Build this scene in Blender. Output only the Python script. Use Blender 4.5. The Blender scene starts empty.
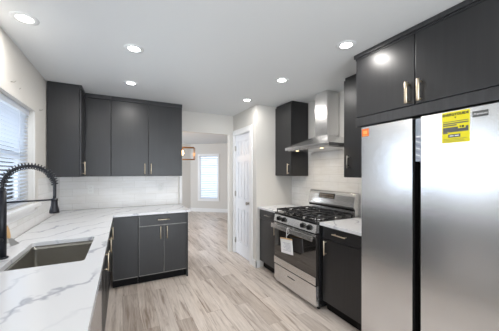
import bpy, bmesh, math, random
from mathutils import Vector, Matrix
random.seed(7)
S = bpy.context.scene
COL = S.collection
PI = math.pi

# ------------------------------------------------------------ camera
cd = bpy.data.cameras.new('camera'); cam = bpy.data.objects.new('camera', cd); COL.objects.link(cam)
cam.location = (0, 0, 1.43); cam.rotation_euler = (math.radians(90), 0, math.radians(-27))
cd.sensor_width = 36; cd.lens = 248.5/499*36; cd.shift_y = 6.5/499; cd.clip_start = 0.02
S.camera = cam

# ------------------------------------------------------------ world, exposure
w = bpy.data.worlds.new('sky'); S.world = w; w.use_nodes = True
bg = w.node_tree.nodes['Background']
bg.inputs['Color'].default_value = (0.74, 0.86, 1.0, 1); bg.inputs['Strength'].default_value = 3.2
S.view_settings.view_transform = 'Standard'; S.view_settings.look = 'None'
S.view_settings.gamma = 1; S.view_settings.use_curve_mapping = False
S.view_settings.exposure = -0.10
LAMP_W = 5.5

def area(name, loc, rot, sx, sy, power, color):
    l = bpy.data.lights.new(name, 'AREA'); l.shape = 'RECTANGLE'; l.size = sx; l.size_y = sy
    l.energy = power; l.color = color
    o = bpy.data.objects.new(name, l); o.location = loc; o.rotation_euler = rot; COL.objects.link(o); return o
# daylight outside the two visible windows; rear and far-room lamps are added fill
area('daylight_kitchen_window', (-1.15, 2.2, 1.6), (0, math.radians(-95), 0), 0.9, 1.6, 42, (0.82, 0.91, 1))
area('rear_fill', (0.85, -2.75, 1.2), (math.radians(104), 0, 0), 2.6, 2.1, 120, (0.90, 0.95, 1))  # unseen fill lamp behind the camera, tilted up to brighten the kitchen
area('far_room_fill', (-1.95, 6.6, 1.5), (0, math.radians(-90), 0), 1.7, 3.0, 120, (0.86, 0.92, 1))  # unseen fill lamp at the opening added in the far room

area('daylight_far_window', (3.35, 9.1, 1.3), (math.radians(90), 0, math.radians(139.4)), 1.0, 1.8, 16, (0.92, 0.95, 1))

# ------------------------------------------------------------ materials
def mat(name, col, rough=0.5, metal=0.0, coat=0.0, spec=None):
    m = bpy.data.materials.new(name); m.use_nodes = True
    b = m.node_tree.nodes['Principled BSDF']
    b.inputs['Base Color'].default_value = (*col, 1); b.inputs['Roughness'].default_value = rough
    b.inputs['Metallic'].default_value = metal; b.inputs['Coat Weight'].default_value = coat
    if spec is not None: b.inputs['Specular IOR Level'].default_value = spec
    return m
def N(m, t, **k):
    n = m.node_tree.nodes.new(t)
    for a, v in k.items(): setattr(n, a, v)
    return n
def L(m, a, b): m.node_tree.links.new(a, b)
def bsdf(m): return m.node_tree.nodes['Principled BSDF']
def coords(m, scale=(1, 1, 1), swap=None, rot=(0, 0, 0)):
    """world coordinates; swap picks which axes become u, v"""
    g = N(m, 'ShaderNodeNewGeometry'); out = g.outputs['Position']
    if swap:
        s = N(m, 'ShaderNodeSeparateXYZ'); c = N(m, 'ShaderNodeCombineXYZ'); L(m, out, s.inputs[0])
        for i, a in enumerate(swap): L(m, s.outputs['XYZ'.index(a)], c.inputs[i])
        out = c.outputs[0]
    mp = N(m, 'ShaderNodeMapping'); mp.inputs['Scale'].default_value = scale; mp.inputs['Rotation'].default_value = rot
    L(m, out, mp.inputs[0]); return mp.outputs[0]
def noise(m, vec, scale, detail=4, rough=0.5, dist=0.0):
    n = N(m, 'ShaderNodeTexNoise'); L(m, vec, n.inputs['Vector']); n.inputs['Scale'].default_value = scale
    n.inputs['Detail'].default_value = detail; n.inputs['Roughness'].default_value = rough; n.inputs['Distortion'].default_value = dist
    return n
def ramp(m, fac, stops):
    r = N(m, 'ShaderNodeValToRGB'); L(m, fac, r.inputs[0]); e = r.color_ramp.elements
    while len(e) < len(stops): e.new(0.5)
    for i, (p, c) in enumerate(stops): e[i].position = p; e[i].color = (*c, 1)
    return r.outputs[0]
def mix(m, fac, a, b, mode='MIX'):
    n = N(m, 'ShaderNodeMix', data_type='RGBA', blend_type=mode)
    if isinstance(fac, (int, float)): n.inputs[0].default_value = fac
    else: L(m, fac, n.inputs[0])
    for v, i in ((a, 6), (b, 7)):
        if isinstance(v, tuple): n.inputs[i].default_value = (*v, 1)
        else: L(m, v, n.inputs[i])
    return n.outputs[2]
def bump(m, h, strength, dist=0.002):
    b = N(m, 'ShaderNodeBump'); b.inputs['Strength'].default_value = strength; b.inputs['Distance'].default_value = dist
    L(m, h, b.inputs['Height']); L(m, b.outputs[0], bsdf(m).inputs['Normal'])

def wall_mat(name, col):
    m = mat(name, col, 0.65)
    n = noise(m, coords(m), 90, 3); bump(m, n.outputs[0], 0.12)
    return m
M = {}
M['wall'] = wall_mat('painted_wall', (0.64, 0.62, 0.585))
M['ceiling'] = wall_mat('painted_ceiling', (0.71, 0.73, 0.74))
M['trim'] = mat('white_trim_paint', (0.80, 0.80, 0.80), 0.35)
M['door'] = mat('white_door_paint', (0.76, 0.77, 0.80), 0.4)
M['plastic'] = mat('white_plastic', (0.8, 0.8, 0.78), 0.35)
M['black'] = mat('black_gap', (0.004, 0.004, 0.0045), 0.6, spec=0.15)
M['iron'] = mat('cast_iron', (0.022, 0.022, 0.024), 0.25)
M['enamel'] = mat('black_enamel', (0.015, 0.015, 0.016), 0.12, coat=0.5)
M['glass_black'] = mat('black_oven_glass', (0.02, 0.018, 0.017), 0.06, coat=1.0, spec=1.0)
M['gold'] = mat('brushed_champagne_gold', (0.74, 0.64, 0.49), 0.34, 1.0)
M['nickel'] = mat('satin_nickel', (0.48, 0.46, 0.43), 0.3, 1.0)
M['matte_black'] = mat('matte_black_metal', (0.012, 0.013, 0.018), 0.38, 0.2)
M['slat'] = mat('blind_slat', (0.80, 0.82, 0.85), 0.5)
M['tan'] = mat('tan_wood_handle', (0.62, 0.40, 0.20), 0.5)
M['blade'] = mat('grey_blade', (0.5, 0.5, 0.5), 0.3, 1.0)
M['copper'] = mat('copper_frame', (0.55, 0.27, 0.10), 0.3, 1.0)
M['paper'] = mat('paper', (0.85, 0.85, 0.86), 0.6)
M['print'] = mat('grey_print', (0.30, 0.30, 0.40), 0.6)
M['orange'] = mat('orange_sticker', (0.90, 0.17, 0.02), 0.4)
M['orange_light'] = mat('light_orange_print', (0.95, 0.45, 0.12), 0.4)
M['yellow'] = mat('yellow_label', (0.86, 0.76, 0.01), 0.5)
M['ink'] = mat('black_ink', (0.02, 0.02, 0.02), 0.5)
M['olive'] = mat('olive_grey_print', (0.16, 0.15, 0.10), 0.5)
M['badge'] = mat('dark_grey_badge', (0.10, 0.10, 0.10), 0.4)
M['film'] = mat('creased_plastic_film', (0.42, 0.47, 0.55), 0.15)
M['grass'] = mat('lawn', (0.10, 0.16, 0.06), 0.9)
M['house'] = mat('pale_blue_siding', (0.55, 0.63, 0.74), 0.7)
M['grey_metal'] = mat('dark_grey_panel', (0.11, 0.11, 0.115), 0.4)

def emit(name, col, s):
    m = mat(name, col); b = bsdf(m); b.inputs['Emission Color'].default_value = (*col, 1); b.inputs['Emission Strength'].default_value = s; return m
M['led'] = emit('led_diffuser', (1, 0.985, 0.96), 14)
M['warm'] = emit('warm_bulb', (1, 0.62, 0.25), 16)
M['hoodled'] = emit('hood_lamp_lens', (1, 0.82, 0.5), 5)
M['digits'] = emit('display_digits', (0.45, 0.35, 0.25), 0.4)

# dark stained cabinet: faint vertical grain
def cab(name, base, hi, rough):
    m = mat(name, base, rough, spec=0.55)
    v = coords(m, (14, 14, 0.9)); n = noise(m, v, 3.0, 5, 0.6)
    L(m, ramp(m, n.outputs[0], [(0.3, base), (0.75, hi)]), bsdf(m).inputs['Base Color'])
    n2 = noise(m, coords(m, (60, 60, 2)), 3, 3); bump(m, n2.outputs[0], 0.05, 0.001)
    return m
M['cab'] = cab('charcoal_cabinet', (0.013, 0.013, 0.0145), (0.019, 0.019, 0.0205), 0.37)
M['cabside'] = cab('charcoal_cabinet_frame', (0.020, 0.020, 0.022), (0.038, 0.038, 0.041), 0.38)
M['edge_glint'] = mat('door_edge_highlight', (0.30, 0.29, 0.27), 0.3, 0.6)  # pale colour imitating the highlight on polished door bevels

# brushed stainless
def steel(name, col, rough, axes, aniso=0.0):
    m = mat(name, col, rough, 0.88)
    v = coords(m, axes); n = noise(m, v, 4, 3)
    r = N(m, 'ShaderNodeMapRange'); L(m, n.outputs[0], r.inputs[0]); r.inputs[3].default_value = rough*0.96; r.inputs[4].default_value = rough*1.04
    L(m, r.outputs[0], bsdf(m).inputs['Roughness'])
    return m
M['steel'] = steel('brushed_stainless', (0.74, 0.73, 0.72), 0.24, (2, 2, 90))
M['fridge'] = steel('fridge_stainless', (0.76, 0.77, 0.785), 0.225, (12, 12, 1))
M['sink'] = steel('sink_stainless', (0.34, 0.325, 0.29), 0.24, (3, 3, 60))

# quartz counter with grey veins
m = mat('white_quartz', (0.80, 0.80, 0.81), 0.13)
v = coords(m, (1, 1, 1), rot=(0, 0, math.radians(-52)))
n0 = noise(m, v, 1.4, 5, 0.6)
wv = N(m, 'ShaderNodeTexWave', wave_type='BANDS', bands_direction='Y'); 
vm = N(m, 'ShaderNodeVectorMath', operation='MULTIPLY_ADD'); L(m, n0.outputs[1], vm.inputs[0]); vm.inputs[1].default_value = (0.75, 0.75, 0.75); L(m, v, vm.inputs[2])
L(m, vm.outputs[0], wv.inputs['Vector']); wv.inputs['Scale'].default_value = 1.35; wv.inputs['Distortion'].default_value = 1.5; wv.inputs['Detail'].default_value = 3
vein = ramp(m, wv.outputs[1], [(0.0, (1, 1, 1)), (0.014, (0.5, 0.5, 0.5)), (0.055, (0.0, 0.0, 0.0))])
msk = ramp(m, noise(m, v, 2.3, 2).outputs[0], [(0.36, (0.15, 0.15, 0.15)), (0.54, (1, 1, 1))])
f1 = mix(m, 1.0, vein, msk, 'MULTIPLY')
c1 = mix(m, noise(m, v, 3, 4).outputs[0], (0.76, 0.77, 0.80), (0.80, 0.81, 0.83))
L(m, mix(m, f1, c1, (0.46, 0.475, 0.53)), bsdf(m).inputs['Base Color']); M['quartz'] = m

# backsplash tiles
def tile(name, swap):
    m = mat(name, (0.8, 0.8, 0.8), 0.24)
    v = coords(m, swap=swap)
    b = N(m, 'ShaderNodeTexBrick'); L(m, v, b.inputs['Vector']); b.inputs['Scale'].default_value = 1
    b.inputs['Brick Width'].default_value = 0.305; b.inputs['Row Height'].default_value = 0.1; b.inputs['Mortar Size'].default_value = 0.0016
    b.inputs['Color1'].default_value = (0.76, 0.75, 0.735, 1); b.inputs['Color2'].default_value = (0.82, 0.81, 0.80, 1); b.inputs['Mortar'].default_value = (0.60, 0.59, 0.57, 1)
    n = noise(m, coords(m, (3, 3, 14)), 2.0, 5, 0.6)
    c = mix(m, 1.0, b.outputs[0], ramp(m, n.outputs[0], [(0.3, (0.93, 0.92, 0.90)), (0.6, (1, 1, 1))]), 'MULTIPLY')
    L(m, c, bsdf(m).inputs['Base Color']); return m
M['tile_x'] = tile('glossy_tile_back', 'XZY'); M['tile_y'] = tile('glossy_tile_side', 'YZX')

# vinyl plank floor, boards along Y
m = mat('vinyl_plank', (0.6, 0.55, 0.5), 0.38)
v = coords(m, swap='YXZ')
b = N(m, 'ShaderNodeTexBrick'); L(m, v, b.inputs['Vector']); b.inputs['Scale'].default_value = 1; b.offset = 0.37
b.inputs['Brick Width'].default_value = 1.22; b.inputs['Row Height'].default_value = 0.152; b.inputs['Mortar Size'].default_value = 0.0011
b.inputs['Color1'].default_value = (0, 0, 0, 1); b.inputs['Color2'].default_value = (1, 1, 1, 1); b.inputs['Mortar'].default_value = (0.5, 0.5, 0.5, 1)
tone = ramp(m, b.outputs[0], [(0.0, (0.42, 0.35, 0.30)), (0.35, (0.60, 0.525, 0.465)), (0.65, (0.72, 0.64, 0.575)), (1.0, (0.53, 0.465, 0.42))])
# shift the grain per plank
sh = N(m, 'ShaderNodeVectorMath', operation='MULTIPLY_ADD'); L(m, b.outputs[0], sh.inputs[0]); sh.inputs[1].default_value = (7, 5, 3); 
gp = coords(m, (21, 1.5, 1)); L(m, gp, sh.inputs[2])
g1 = noise(m, sh.outputs[0], 1.0, 6, 0.62, 0.9)
g2 = noise(m, sh.outputs[0], 4.0, 5, 0.65, 0.5)
c = mix(m, ramp(m, g1.outputs[0], [(0.29, (1, 1, 1)), (0.38, (0.5, 0.5, 0.5)), (0.47, (0, 0, 0))]), tone, (0.25, 0.185, 0.14))
c = mix(m, ramp(m, g1.outputs[0], [(0.50, (0, 0, 0)), (0.72, (0.75, 0.75, 0.75))]), c, (0.80, 0.73, 0.67))
c = mix(m, 0.5, c, ramp(m, g2.outputs[0], [(0.3, (0.70, 0.69, 0.68)), (0.62, (1.05, 1.05, 1.05))]), 'MULTIPLY')
c = mix(m, b.outputs[1], c, (0.24, 0.19, 0.16))
L(m, c, bsdf(m).inputs['Base Color']); bump(m, g2.outputs[0], 0.08); M['floor'] = m

# window glass
m = bpy.data.materials.new('window_glass'); m.use_nodes = True; nt = m.node_tree; nt.nodes.clear()
o_ = nt.nodes.new('ShaderNodeOutputMaterial'); tr = nt.nodes.new('ShaderNodeBsdfTransparent'); gl = nt.nodes.new('ShaderNodeBsdfGlossy'); gl.inputs['Roughness'].default_value = 0.02
fr = nt.nodes.new('ShaderNodeFresnel'); fr.inputs[0].default_value = 1.45; mx = nt.nodes.new('ShaderNodeMixShader')
nt.links.new(fr.outputs[0], mx.inputs[0]); nt.links.new(tr.outputs[0], mx.inputs[1]); nt.links.new(gl.outputs[0], mx.inputs[2]); nt.links.new(mx.outputs[0], o_.inputs[0])
M['glass'] = m
# translucent blind slats
m = mat('translucent_slat', (0.84, 0.85, 0.87), 0.5); nt = m.node_tree
tl = nt.nodes.new('ShaderNodeBsdfTranslucent'); tl.inputs[0].default_value = (0.62, 0.72, 0.85, 1); ms = nt.nodes.new('ShaderNodeMixShader'); ms.inputs[0].default_value = 0.3
out = [n for n in nt.nodes if n.type == 'OUTPUT_MATERIAL'][0]
nt.links.new(bsdf(m).outputs[0], ms.inputs[1]); nt.links.new(tl.outputs[0], ms.inputs[2]); nt.links.new(ms.outputs[0], out.inputs[0]); M['slat'] = m

# ------------------------------------------------------------ mesh helpers
class MB:
    """collects shapes given in world coordinates into one mesh with material slots"""
    def __init__(s): s.bm = bmesh.new(); s.mats = []
    def _mi(s, m):
        if m not in s.mats: s.mats.append(m)
        return s.mats.index(m)
    def _merge(s, t, m, smooth=False):
        i = s._mi(m)
        for f in t.faces: f.material_index = i; f.smooth = smooth
        me = bpy.data.meshes.new('tmp'); t.to_mesh(me); t.free(); s.bm.from_mesh(me); bpy.data.meshes.remove(me)
    def box(s, x0, x1, y0, y1, z0, z1, m, bev=0.0, seg=2):
        t = bmesh.new(); bmesh.ops.create_cube(t, size=1)
        for v in t.verts: v.co = Vector(((x0+x1)/2+v.co.x*(x1-x0), (y0+y1)/2+v.co.y*(y1-y0), (z0+z1)/2+v.co.z*(z1-z0)))
        if bev: bmesh.ops.bevel(t, geom=t.edges[:], offset=bev, segments=seg, profile=0.7, affect='EDGES')
        s._merge(t, m); return s
    def hexa(s, bot, top, m, bev=0.0):
        t = bmesh.new(); vb = [t.verts.new(p) for p in bot]; vt = [t.verts.new(p) for p in top]; n = len(bot)
        t.faces.new(vb[::-1]); t.faces.new(vt)
        for i in range(n): t.faces.new((vb[i], vb[(i+1) % n], vt[(i+1) % n], vt[i]))
        bmesh.ops.recalc_face_normals(t, faces=t.faces)
        if bev: bmesh.ops.bevel(t, geom=t.edges[:], offset=bev, segments=2, profile=0.7, affect='EDGES')
        s._merge(t, m); return s
    def prism(s, pts, axis, a0, a1, m, bev=0.0, smooth=False):
        """pts in the two other axes (in x,y,z order) swept along axis"""
        def P(p, a):
            q = list(p); q.insert('xyz'.index(axis), a); return q
        return s.hexa([P(p, a0) for p in pts], [P(p, a1) for p in pts], m, bev)
    def cyl(s, c, r, h, axis, m, seg=24, r2=None, bev=0.0):
        t = bmesh.new(); bmesh.ops.create_cone(t, cap_ends=True, segments=seg, radius1=r, radius2=r if r2 is None else r2, depth=h)
        if bev: bmesh.ops.bevel(t, geom=[e for e in t.edges if e.calc_face_angle(0) > 0.8], offset=bev, segments=2, affect='EDGES')
        R = {'z': Matrix(), 'x': Matrix.Rotation(PI/2, 4, 'Y'), 'y': Matrix.Rotation(-PI/2, 4, 'X')}[axis]
        bmesh.ops.transform(t, matrix=Matrix.Translation(c) @ R, verts=t.verts)
        i = s._mi(m)
        s._merge(t, m, True)
        return s
    def tube(s, pts, r, m, seg=10, closed=False):
        t = bmesh.new(); pts = [Vector(p) for p in pts]; n = len(pts); rings = []
        rr = r if isinstance(r, (list, tuple)) else [r]*n
        up = None
        for i, p in enumerate(pts):
            a = pts[(i-1) % n] if (closed or i) else pts[0]; b_ = pts[(i+1) % n] if (closed or i < n-1) else pts[-1]
            d = (b_-a).normalized()
            if up is None: up = Vector((0, 0, 1)) if abs(d.z) < 0.9 else Vector((1, 0, 0))
            x = d.cross(up).normalized(); up = x.cross(d).normalized()
            rings.append([t.verts.new(p+(x*math.cos(2*PI*k/seg)+up*math.sin(2*PI*k/seg))*rr[i]) for k in range(seg)])
        for i in range(n if closed else n-1):
            A, B = rings[i], rings[(i+1) % n]
            for k in range(seg): t.faces.new((A[k], A[(k+1) % seg], B[(k+1) % seg], B[k]))
        if not closed: t.faces.new(rings[0][::-1]); t.faces.new(rings[-1])
        bmesh.ops.recalc_face_normals(t, faces=t.faces)
        s._merge(t, m, True); return s
    def text(s, body, size, mx, m, ext=0.0006, shear=0.0, bold=0.0):
        c = bpy.data.curves.new('txt', 'FONT'); c.body = body; c.size = size; c.extrude = ext; c.align_x = 'CENTER'; c.align_y = 'CENTER'; c.shear = shear; c.offset = bold
        o = bpy.data.objects.new('txt', c); COL.objects.link(o); dg = bpy.context.evaluated_depsgraph_get(); dg.update()
        me = o.evaluated_get(dg).to_mesh(); t = bmesh.new(); t.from_mesh(me); o.evaluated_get(dg).to_mesh_clear()
        bpy.data.objects.remove(o); bpy.data.curves.remove(c)
        bmesh.ops.transform(t, matrix=mx, verts=t.verts); s._merge(t, m); return s
    def build(s, name, parent=None, kind=None, label=None, cat=None, group=None, origin=None):
        me = bpy.data.meshes.new(name)
        if parent is not None: org = Vector(parent['_org'])
        else:
            vs = [v.co for v in s.bm.verts]
            org = Vector(origin) if origin else (Vector(((min(v.x for v in vs)+max(v.x for v in vs))/2, (min(v.y for v in vs)+max(v.y for v in vs))/2, min(v.z for v in vs))))
            if kind == 'structure': org = Vector((0, 0, 0))
        for v in s.bm.verts: v.co -= org
        s.bm.to_mesh(me); s.bm.free()
        for m in s.mats: me.materials.append(m)
        o = bpy.data.objects.new(name, me); COL.objects.link(o)
        if parent is not None: o.parent = parent
        else: o.location = org
        o['_org'] = tuple(org)
        if kind: o['kind'] = kind
        if label: o['label'] = label
        if cat: o['category'] = cat
        if group: o['group'] = group
        return o
def thing(name, label, cat, loc, group=None):
    o = bpy.data.objects.new(name, None); COL.objects.link(o); o.location = loc; o.empty_display_size = 0.1
    o['label'] = label; o['category'] = cat; o['_org'] = tuple(loc)
    if group: o['group'] = group
    return o
def struct(name, mb, parent=None): return mb.build(name, parent, kind=None if parent else 'structure')
def copy_thing(o, offset, label):
    r = o.copy(); COL.objects.link(r); r.location = Vector(o.location)+Vector(offset); r['label'] = label
    for ch in list(o.children):
        c = ch.copy(); COL.objects.link(c); c.parent = r
        for g in list(ch.children):
            d = g.copy(); COL.objects.link(d); d.parent = c
    return r

# ------------------------------------------------------------ dimensions
XL, XR, YB, YP, XP, C = -0.757, 2.43, 4.10, 3.26, 1.777, 2.44
YR = -2.6           # wall behind the camera
HB = 0.004

# ------------------------------------------------------------ room shell
struct('floor', MB().box(-2.2, 4.6, YR-0.12, 9.6, -0.1, 0, M['floor']))
struct('ceiling', MB().box(-2.2, 4.6, YR-0.12, 9.6, C, C+0.12, M['ceiling']))
# left wall with window opening y 1.35..3.02, z 1.13..2.0
WY0, WY1, WZ0, WZ1 = 1.30, 3.00, 1.135, 2.00
mb = MB(); W = M['wall']
mb.box(XL-0.14, XL, YR, WY0, 0, C, W).box(XL-0.14, XL, WY1, YB+0.12, 0, C, W).box(XL-0.14, XL, WY0, WY1, 0, WZ0, W).box(XL-0.14, XL, WY0, WY1, WZ1, C, W)
struct('wall_left', mb)
struct('wall_right', MB().box(XR, XR+0.12, YR, YP, 0, C, W))
# back wall with wide opening x .86..1.70, header at 2.10
mb = MB().box(XL, 0.86, YB, YB+0.12, 0, C, W).box(0.86, 1.70, YB+0.03, YB+0.12, 2.10, C, W).box(1.70, XP+0.003, YB+0.03, YB+0.12, 0, C, W)
struct('wall_back', mb)
# pantry walls (door opening y 3.47..4.055)
mb = MB().box(XP, XP+0.11, YP, 3.465, 0, C, W).box(XP, XP+0.11, 4.06, YB+0.12, 0, C, W).box(XP, XP+0.11, 3.465, 4.06, 2.075, C, W).box(XP+0.11, XR+0.12, YP, YP+0.11, 0, C, W)
struct('wall_pantry', mb)
# wall behind the camera ; its wide glazed opening is added for fill light
mb = MB().box(XL-0.14, -0.45, YR-0.12, YR, 0, C, W).box(2.15, XR+0.12, YR-0.12, YR, 0, C, W).box(-0.45, 2.15, YR-0.12, YR, 2.15, C, W)
struct('wall_rear', mb)
f = MB(); g_ = MB()
for a, b_ in ((-0.45, 0.42), (0.42, 1.28), (1.28, 2.15)):
    f.box(a, a+0.05, YR-0.09, YR-0.03, 0, 2.15, M['trim']).box(b_-0.05, b_, YR-0.09, YR-0.03, 0, 2.15, M['trim']).box(a+0.05, b_-0.05, YR-0.09, YR-0.03, 0, 0.08, M['trim']).box(a+0.05, b_-0.05, YR-0.09, YR-0.03, 2.08, 2.15, M['trim'])
    g_.box(a+0.05, b_-0.05, YR-0.063, YR-0.057, 0.08, 2.08, M['glass'])
w3 = struct('added_rear_window', f); struct('pane', g_, w3)
# far room
mb = MB().box(-2.1, 2.2, 9.05, 9.17, 0, C, W); struct('wall_far_end', mb)
p0, p1 = Vector((2.2, 9.05)), Vector((4.3, 7.25)); dv = (p1-p0).normalized(); nv = Vector((dv.y, -dv.x)) * -1  # outward (away from camera)
def diag(mb, t0, t1, z0, z1, d0, d1, m, bev=0):
    pts = [p0+dv*t0+nv*d0, p0+dv*t1+nv*d0, p0+dv*t1+nv*d1, p0+dv*t0+nv*d1]
    return mb.hexa([(p.x, p.y, z0) for p in pts], [(p.x, p.y, z1) for p in pts], m, bev)
if nv.y < 0: nv = -nv
Lw = (p1-p0).length
# the photo shows this window's casing at px 198..219
FW0, FW1, FZ0, FZ1 = 0.36, 1.04, 0.46, 2.01
mb = MB(); diag(mb, 0, FW0, 0, C, 0, 0.12, W); diag(mb, FW1, Lw, 0, C, 0, 0.12, W); diag(mb, FW0, FW1, 0, FZ0, 0, 0.12, W); diag(mb, FW0, FW1, FZ1, C, 0, 0.12, W)
struct('wall_far_angled', mb)
mb = MB().box(4.3, 4.42, YB+0.12, 7.25, 0, C, W); struct('wall_far_right', mb)
mb = MB().box(XP+0.11, 4.42, YB+0.12, YB+0.24, 0, C, W); struct('wall_far_near', mb)
mb = MB().box(-2.1, -1.98, YB+0.12, 4.9, 0, C, W).box(-2.1, -1.98, 8.2, 9.05, 0, C, W).box(-2.1, -1.98, 4.9, 8.2, 2.3, C, W).box(-2.1, -1.98, 4.9, 8.2, 0, 0.5, W)  # unseen side opening added to light the far room
struct('wall_far_left', mb)
struct('wall_far_corner', MB().box(-2.1, XL-0.14, YB, YB+0.12, 0, C, W))
mb = MB(); diag(mb, 0, Lw, 0, 0.13, -0.016, -0.001, M['trim']); struct('baseboard_far_angled', mb)
struct('baseboard_far_end', MB().box(-1.98, 2.19, 9.034, 9.049, 0, 0.13, M['trim']))

# far window (structure) and its blind
mb = MB()
for a in ((FW0-0.07, FW0, FZ0-0.07, FZ1+0.07), (FW1, FW1+0.07, FZ0-0.07, FZ1+0.07), (FW0, FW1, FZ1, FZ1+0.07), (FW0, FW1, FZ0-0.07, FZ0)):
    diag(mb, *a, -0.018, -0.001, M['trim'])
w2 = struct('window_2', mb)
mb = MB(); diag(mb, FW0, FW1, FZ0, FZ1, 0.095, 0.10, M['glass']); struct('pane', mb, w2)
c0 = p0+dv*((FW0+FW1)/2)
bl = thing('window_blind', 'white slatted blind lowered over the narrow window in the far room', 'window blind', (c0.x, c0.y, FZ0))
mb = MB(); z = FZ0+0.05
while z < FZ1-0.05:
    pts = [p0+dv*(FW0+0.01)+nv*0.02, p0+dv*(FW1-0.01)+nv*0.02, p0+dv*(FW1-0.01)+nv*0.05, p0+dv*(FW0+0.01)+nv*0.05]
    mb.hexa([(pts[0].x, pts[0].y, z-0.026), (pts[1].x, pts[1].y, z-0.026), (pts[2].x, pts[2].y, z+0.022), (pts[3].x, pts[3].y, z+0.022)],
            [(pts[0].x, pts[0].y, z-0.023), (pts[1].x, pts[1].y, z-0.023), (pts[2].x, pts[2].y, z+0.025), (pts[3].x, pts[3].y, z+0.025)], M['slat'])
    z += 0.064
mb.build('slats', bl)
mb = MB(); diag(mb, FW0+0.005, FW1-0.005, FZ1-0.045, FZ1-0.002, 0.01, 0.06, M['slat'], 0.003); mb.build('headrail', bl)
mb = MB(); diag(mb, FW0+0.01, FW1-0.01, FZ0+0.004, FZ0+0.026, 0.015, 0.055, M['slat'], 0.003); mb.build('bottom_rail', bl)

# kitchen window (structure): casing, sill, sashes, glass
mb = MB(); T = M['trim']
mb.box(XL+0.001, XL+0.02, WY1, WY1+0.10, WZ0-0.06, WZ1+0.09, M['wall'], 0.003).box(XL+0.001, XL+0.02, WY0-0.10, WY0, WZ0-0.06, WZ1+0.09, M['wall'], 0.003)
mb.box(XL+0.001, XL+0.022, WY0, WY1, WZ1, WZ1+0.09, M['wall'], 0.003)
w1 = struct('window_1', mb)
mb = MB()
for y0, y1 in ((WY0, (WY0+WY1)/2), ((WY0+WY1)/2, WY1)):
    mb.box(XL-0.125, XL-0.09, y0, y0+0.05, WZ0, WZ1, T).box(XL-0.125, XL-0.09, y1-0.05, y1, WZ0, WZ1, T).box(XL-0.125, XL-0.09, y0+0.05, y1-0.05, WZ0, WZ0+0.05, T)
    mb.box(XL-0.125, XL-0.09, y0+0.05, y1-0.05, WZ1-0.05, WZ1, T).box(XL-0.12, XL-0.095, y0+0.05, y1-0.05, (WZ0+WZ1)/2-0.02, (WZ0+WZ1)/2+0.02, T)
struct('window_frame', mb, w1)
struct('pane', MB().box(XL-0.110, XL-0.106, WY0+0.05, WY1-0.05, WZ0+0.05, WZ1-0.05, M['glass']), w1)
struct('window_sill', MB().box(XL-0.09, XL+0.045, WY0-0.10, WY1+0.10, WZ0-0.03, WZ0-0.001, T, 0.004).box(XL+0.001, XL+0.018, WY0-0.08, WY1+0.08, WZ0-0.085, WZ0-0.03, T, 0.003), w1)
bl = thing('window_blind', 'white slatted blind hanging in the kitchen window above the sink', 'window blind', (XL-0.04, (WY0+WY1)/2, WZ0))
mb = MB(); z = WZ0+0.045; cz = math.cos(math.radians(24)); sz = math.sin(math.radians(24)); hw = 0.0205
while z < WZ1-0.05:
    x = XL-0.045
    mb.hexa([(x-hw*cz, WY0+0.012, z-hw*sz), (x+hw*cz, WY0+0.012, z+hw*sz), (x+hw*cz, WY1-0.012, z+hw*sz), (x-hw*cz, WY1-0.012, z-hw*sz)],
            [(x-hw*cz, WY0+0.012, z-hw*sz+0.0025), (x+hw*cz, WY0+0.012, z+hw*sz+0.0025), (x+hw*cz, WY1-0.012, z+hw*sz+0.0025), (x-hw*cz, WY1-0.012, z-hw*sz+0.0025)], M['slat'])
    z += 0.031
mb.build('slats', bl)
MB().box(XL-0.075, XL-0.02, WY0+0.006, WY1-0.006, WZ1-0.05, WZ1-0.003, M['slat'], 0.003).build('headrail', bl)
MB().box(XL-0.065, XL-0.03, WY0+0.012, WY1-0.012, WZ0+0.004, WZ0+0.024, M['slat'], 0.003).build('bottom_rail', bl)
for yy in (WY0+0.25, (WY0+WY1)/2, WY1-0.25):
    MB().cyl((XL-0.021, yy, (WZ0+WZ1)/2-0.01), 0.0015, WZ1-WZ0-0.06, 'z', M['slat'], 6).build('cord', bl)

# pantry door, casing, knob, hinges
DY0, DY1, DZ = 3.475, 4.05, 2.065
x0 = XP+0.012
slab = MB().box(x0+0.012, x0+0.040, DY0, DY1, 0.012, DZ, M['door'])
st = 0.095; mid = (DY0+DY1)/2
def rail(y0, y1, z0, z1): slab.box(x0, x0+0.012, y0, y1, z0, z1, M['door'], 0.003)
rail(DY0, DY0+st, 0.012, DZ); rail(DY1-st, DY1, 0.012, DZ); rail(mid-0.045, mid+0.045, 0.012, DZ)
for z0, z1 in ((0.012, 0.22), (0.80, 0.98), (1.60, 1.70), (DZ-0.11, DZ)):
    rail(DY0+st, mid-0.045, z0, z1); rail(mid+0.045, DY1-st, z0, z1)
for z0, z1 in ((0.22, 0.80), (0.98, 1.60), (1.70, DZ-0.11)):
    for y0, y1 in ((DY0+st, mid-0.045), (mid+0.045, DY1-st)):
        slab.box(x0+0.003, x0+0.013, y0+0.022, y1-0.022, z0+0.022, z1-0.022, M['door'], 0.006)
d1 = struct('door_1', slab)
k = MB().cyl((x0-0.004, DY0+0.045, 0.93), 0.028, 0.008, 'x', M['nickel'], 24).cyl((x0-0.022, DY0+0.045, 0.93), 0.010, 0.03, 'x', M['nickel'], 16)
k.cyl((x0-0.047, DY0+0.045, 0.93), 0.026, 0.026, 'x', M['nickel'], 24, bev=0.006); struct('door_knob', k, d1)
for z in (0.23, 1.05, 1.845):
    struct('hinge', MB().cyl((x0-0.008, DY1+0.006, z), 0.008, 0.09, 'z', M['nickel'], 12).box(x0-0.006, x0-0.001, DY1-0.026, DY1-0.001, z-0.044, z+0.044, M['nickel']), d1)
mb = MB()
cx0 = XP-0.018
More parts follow.
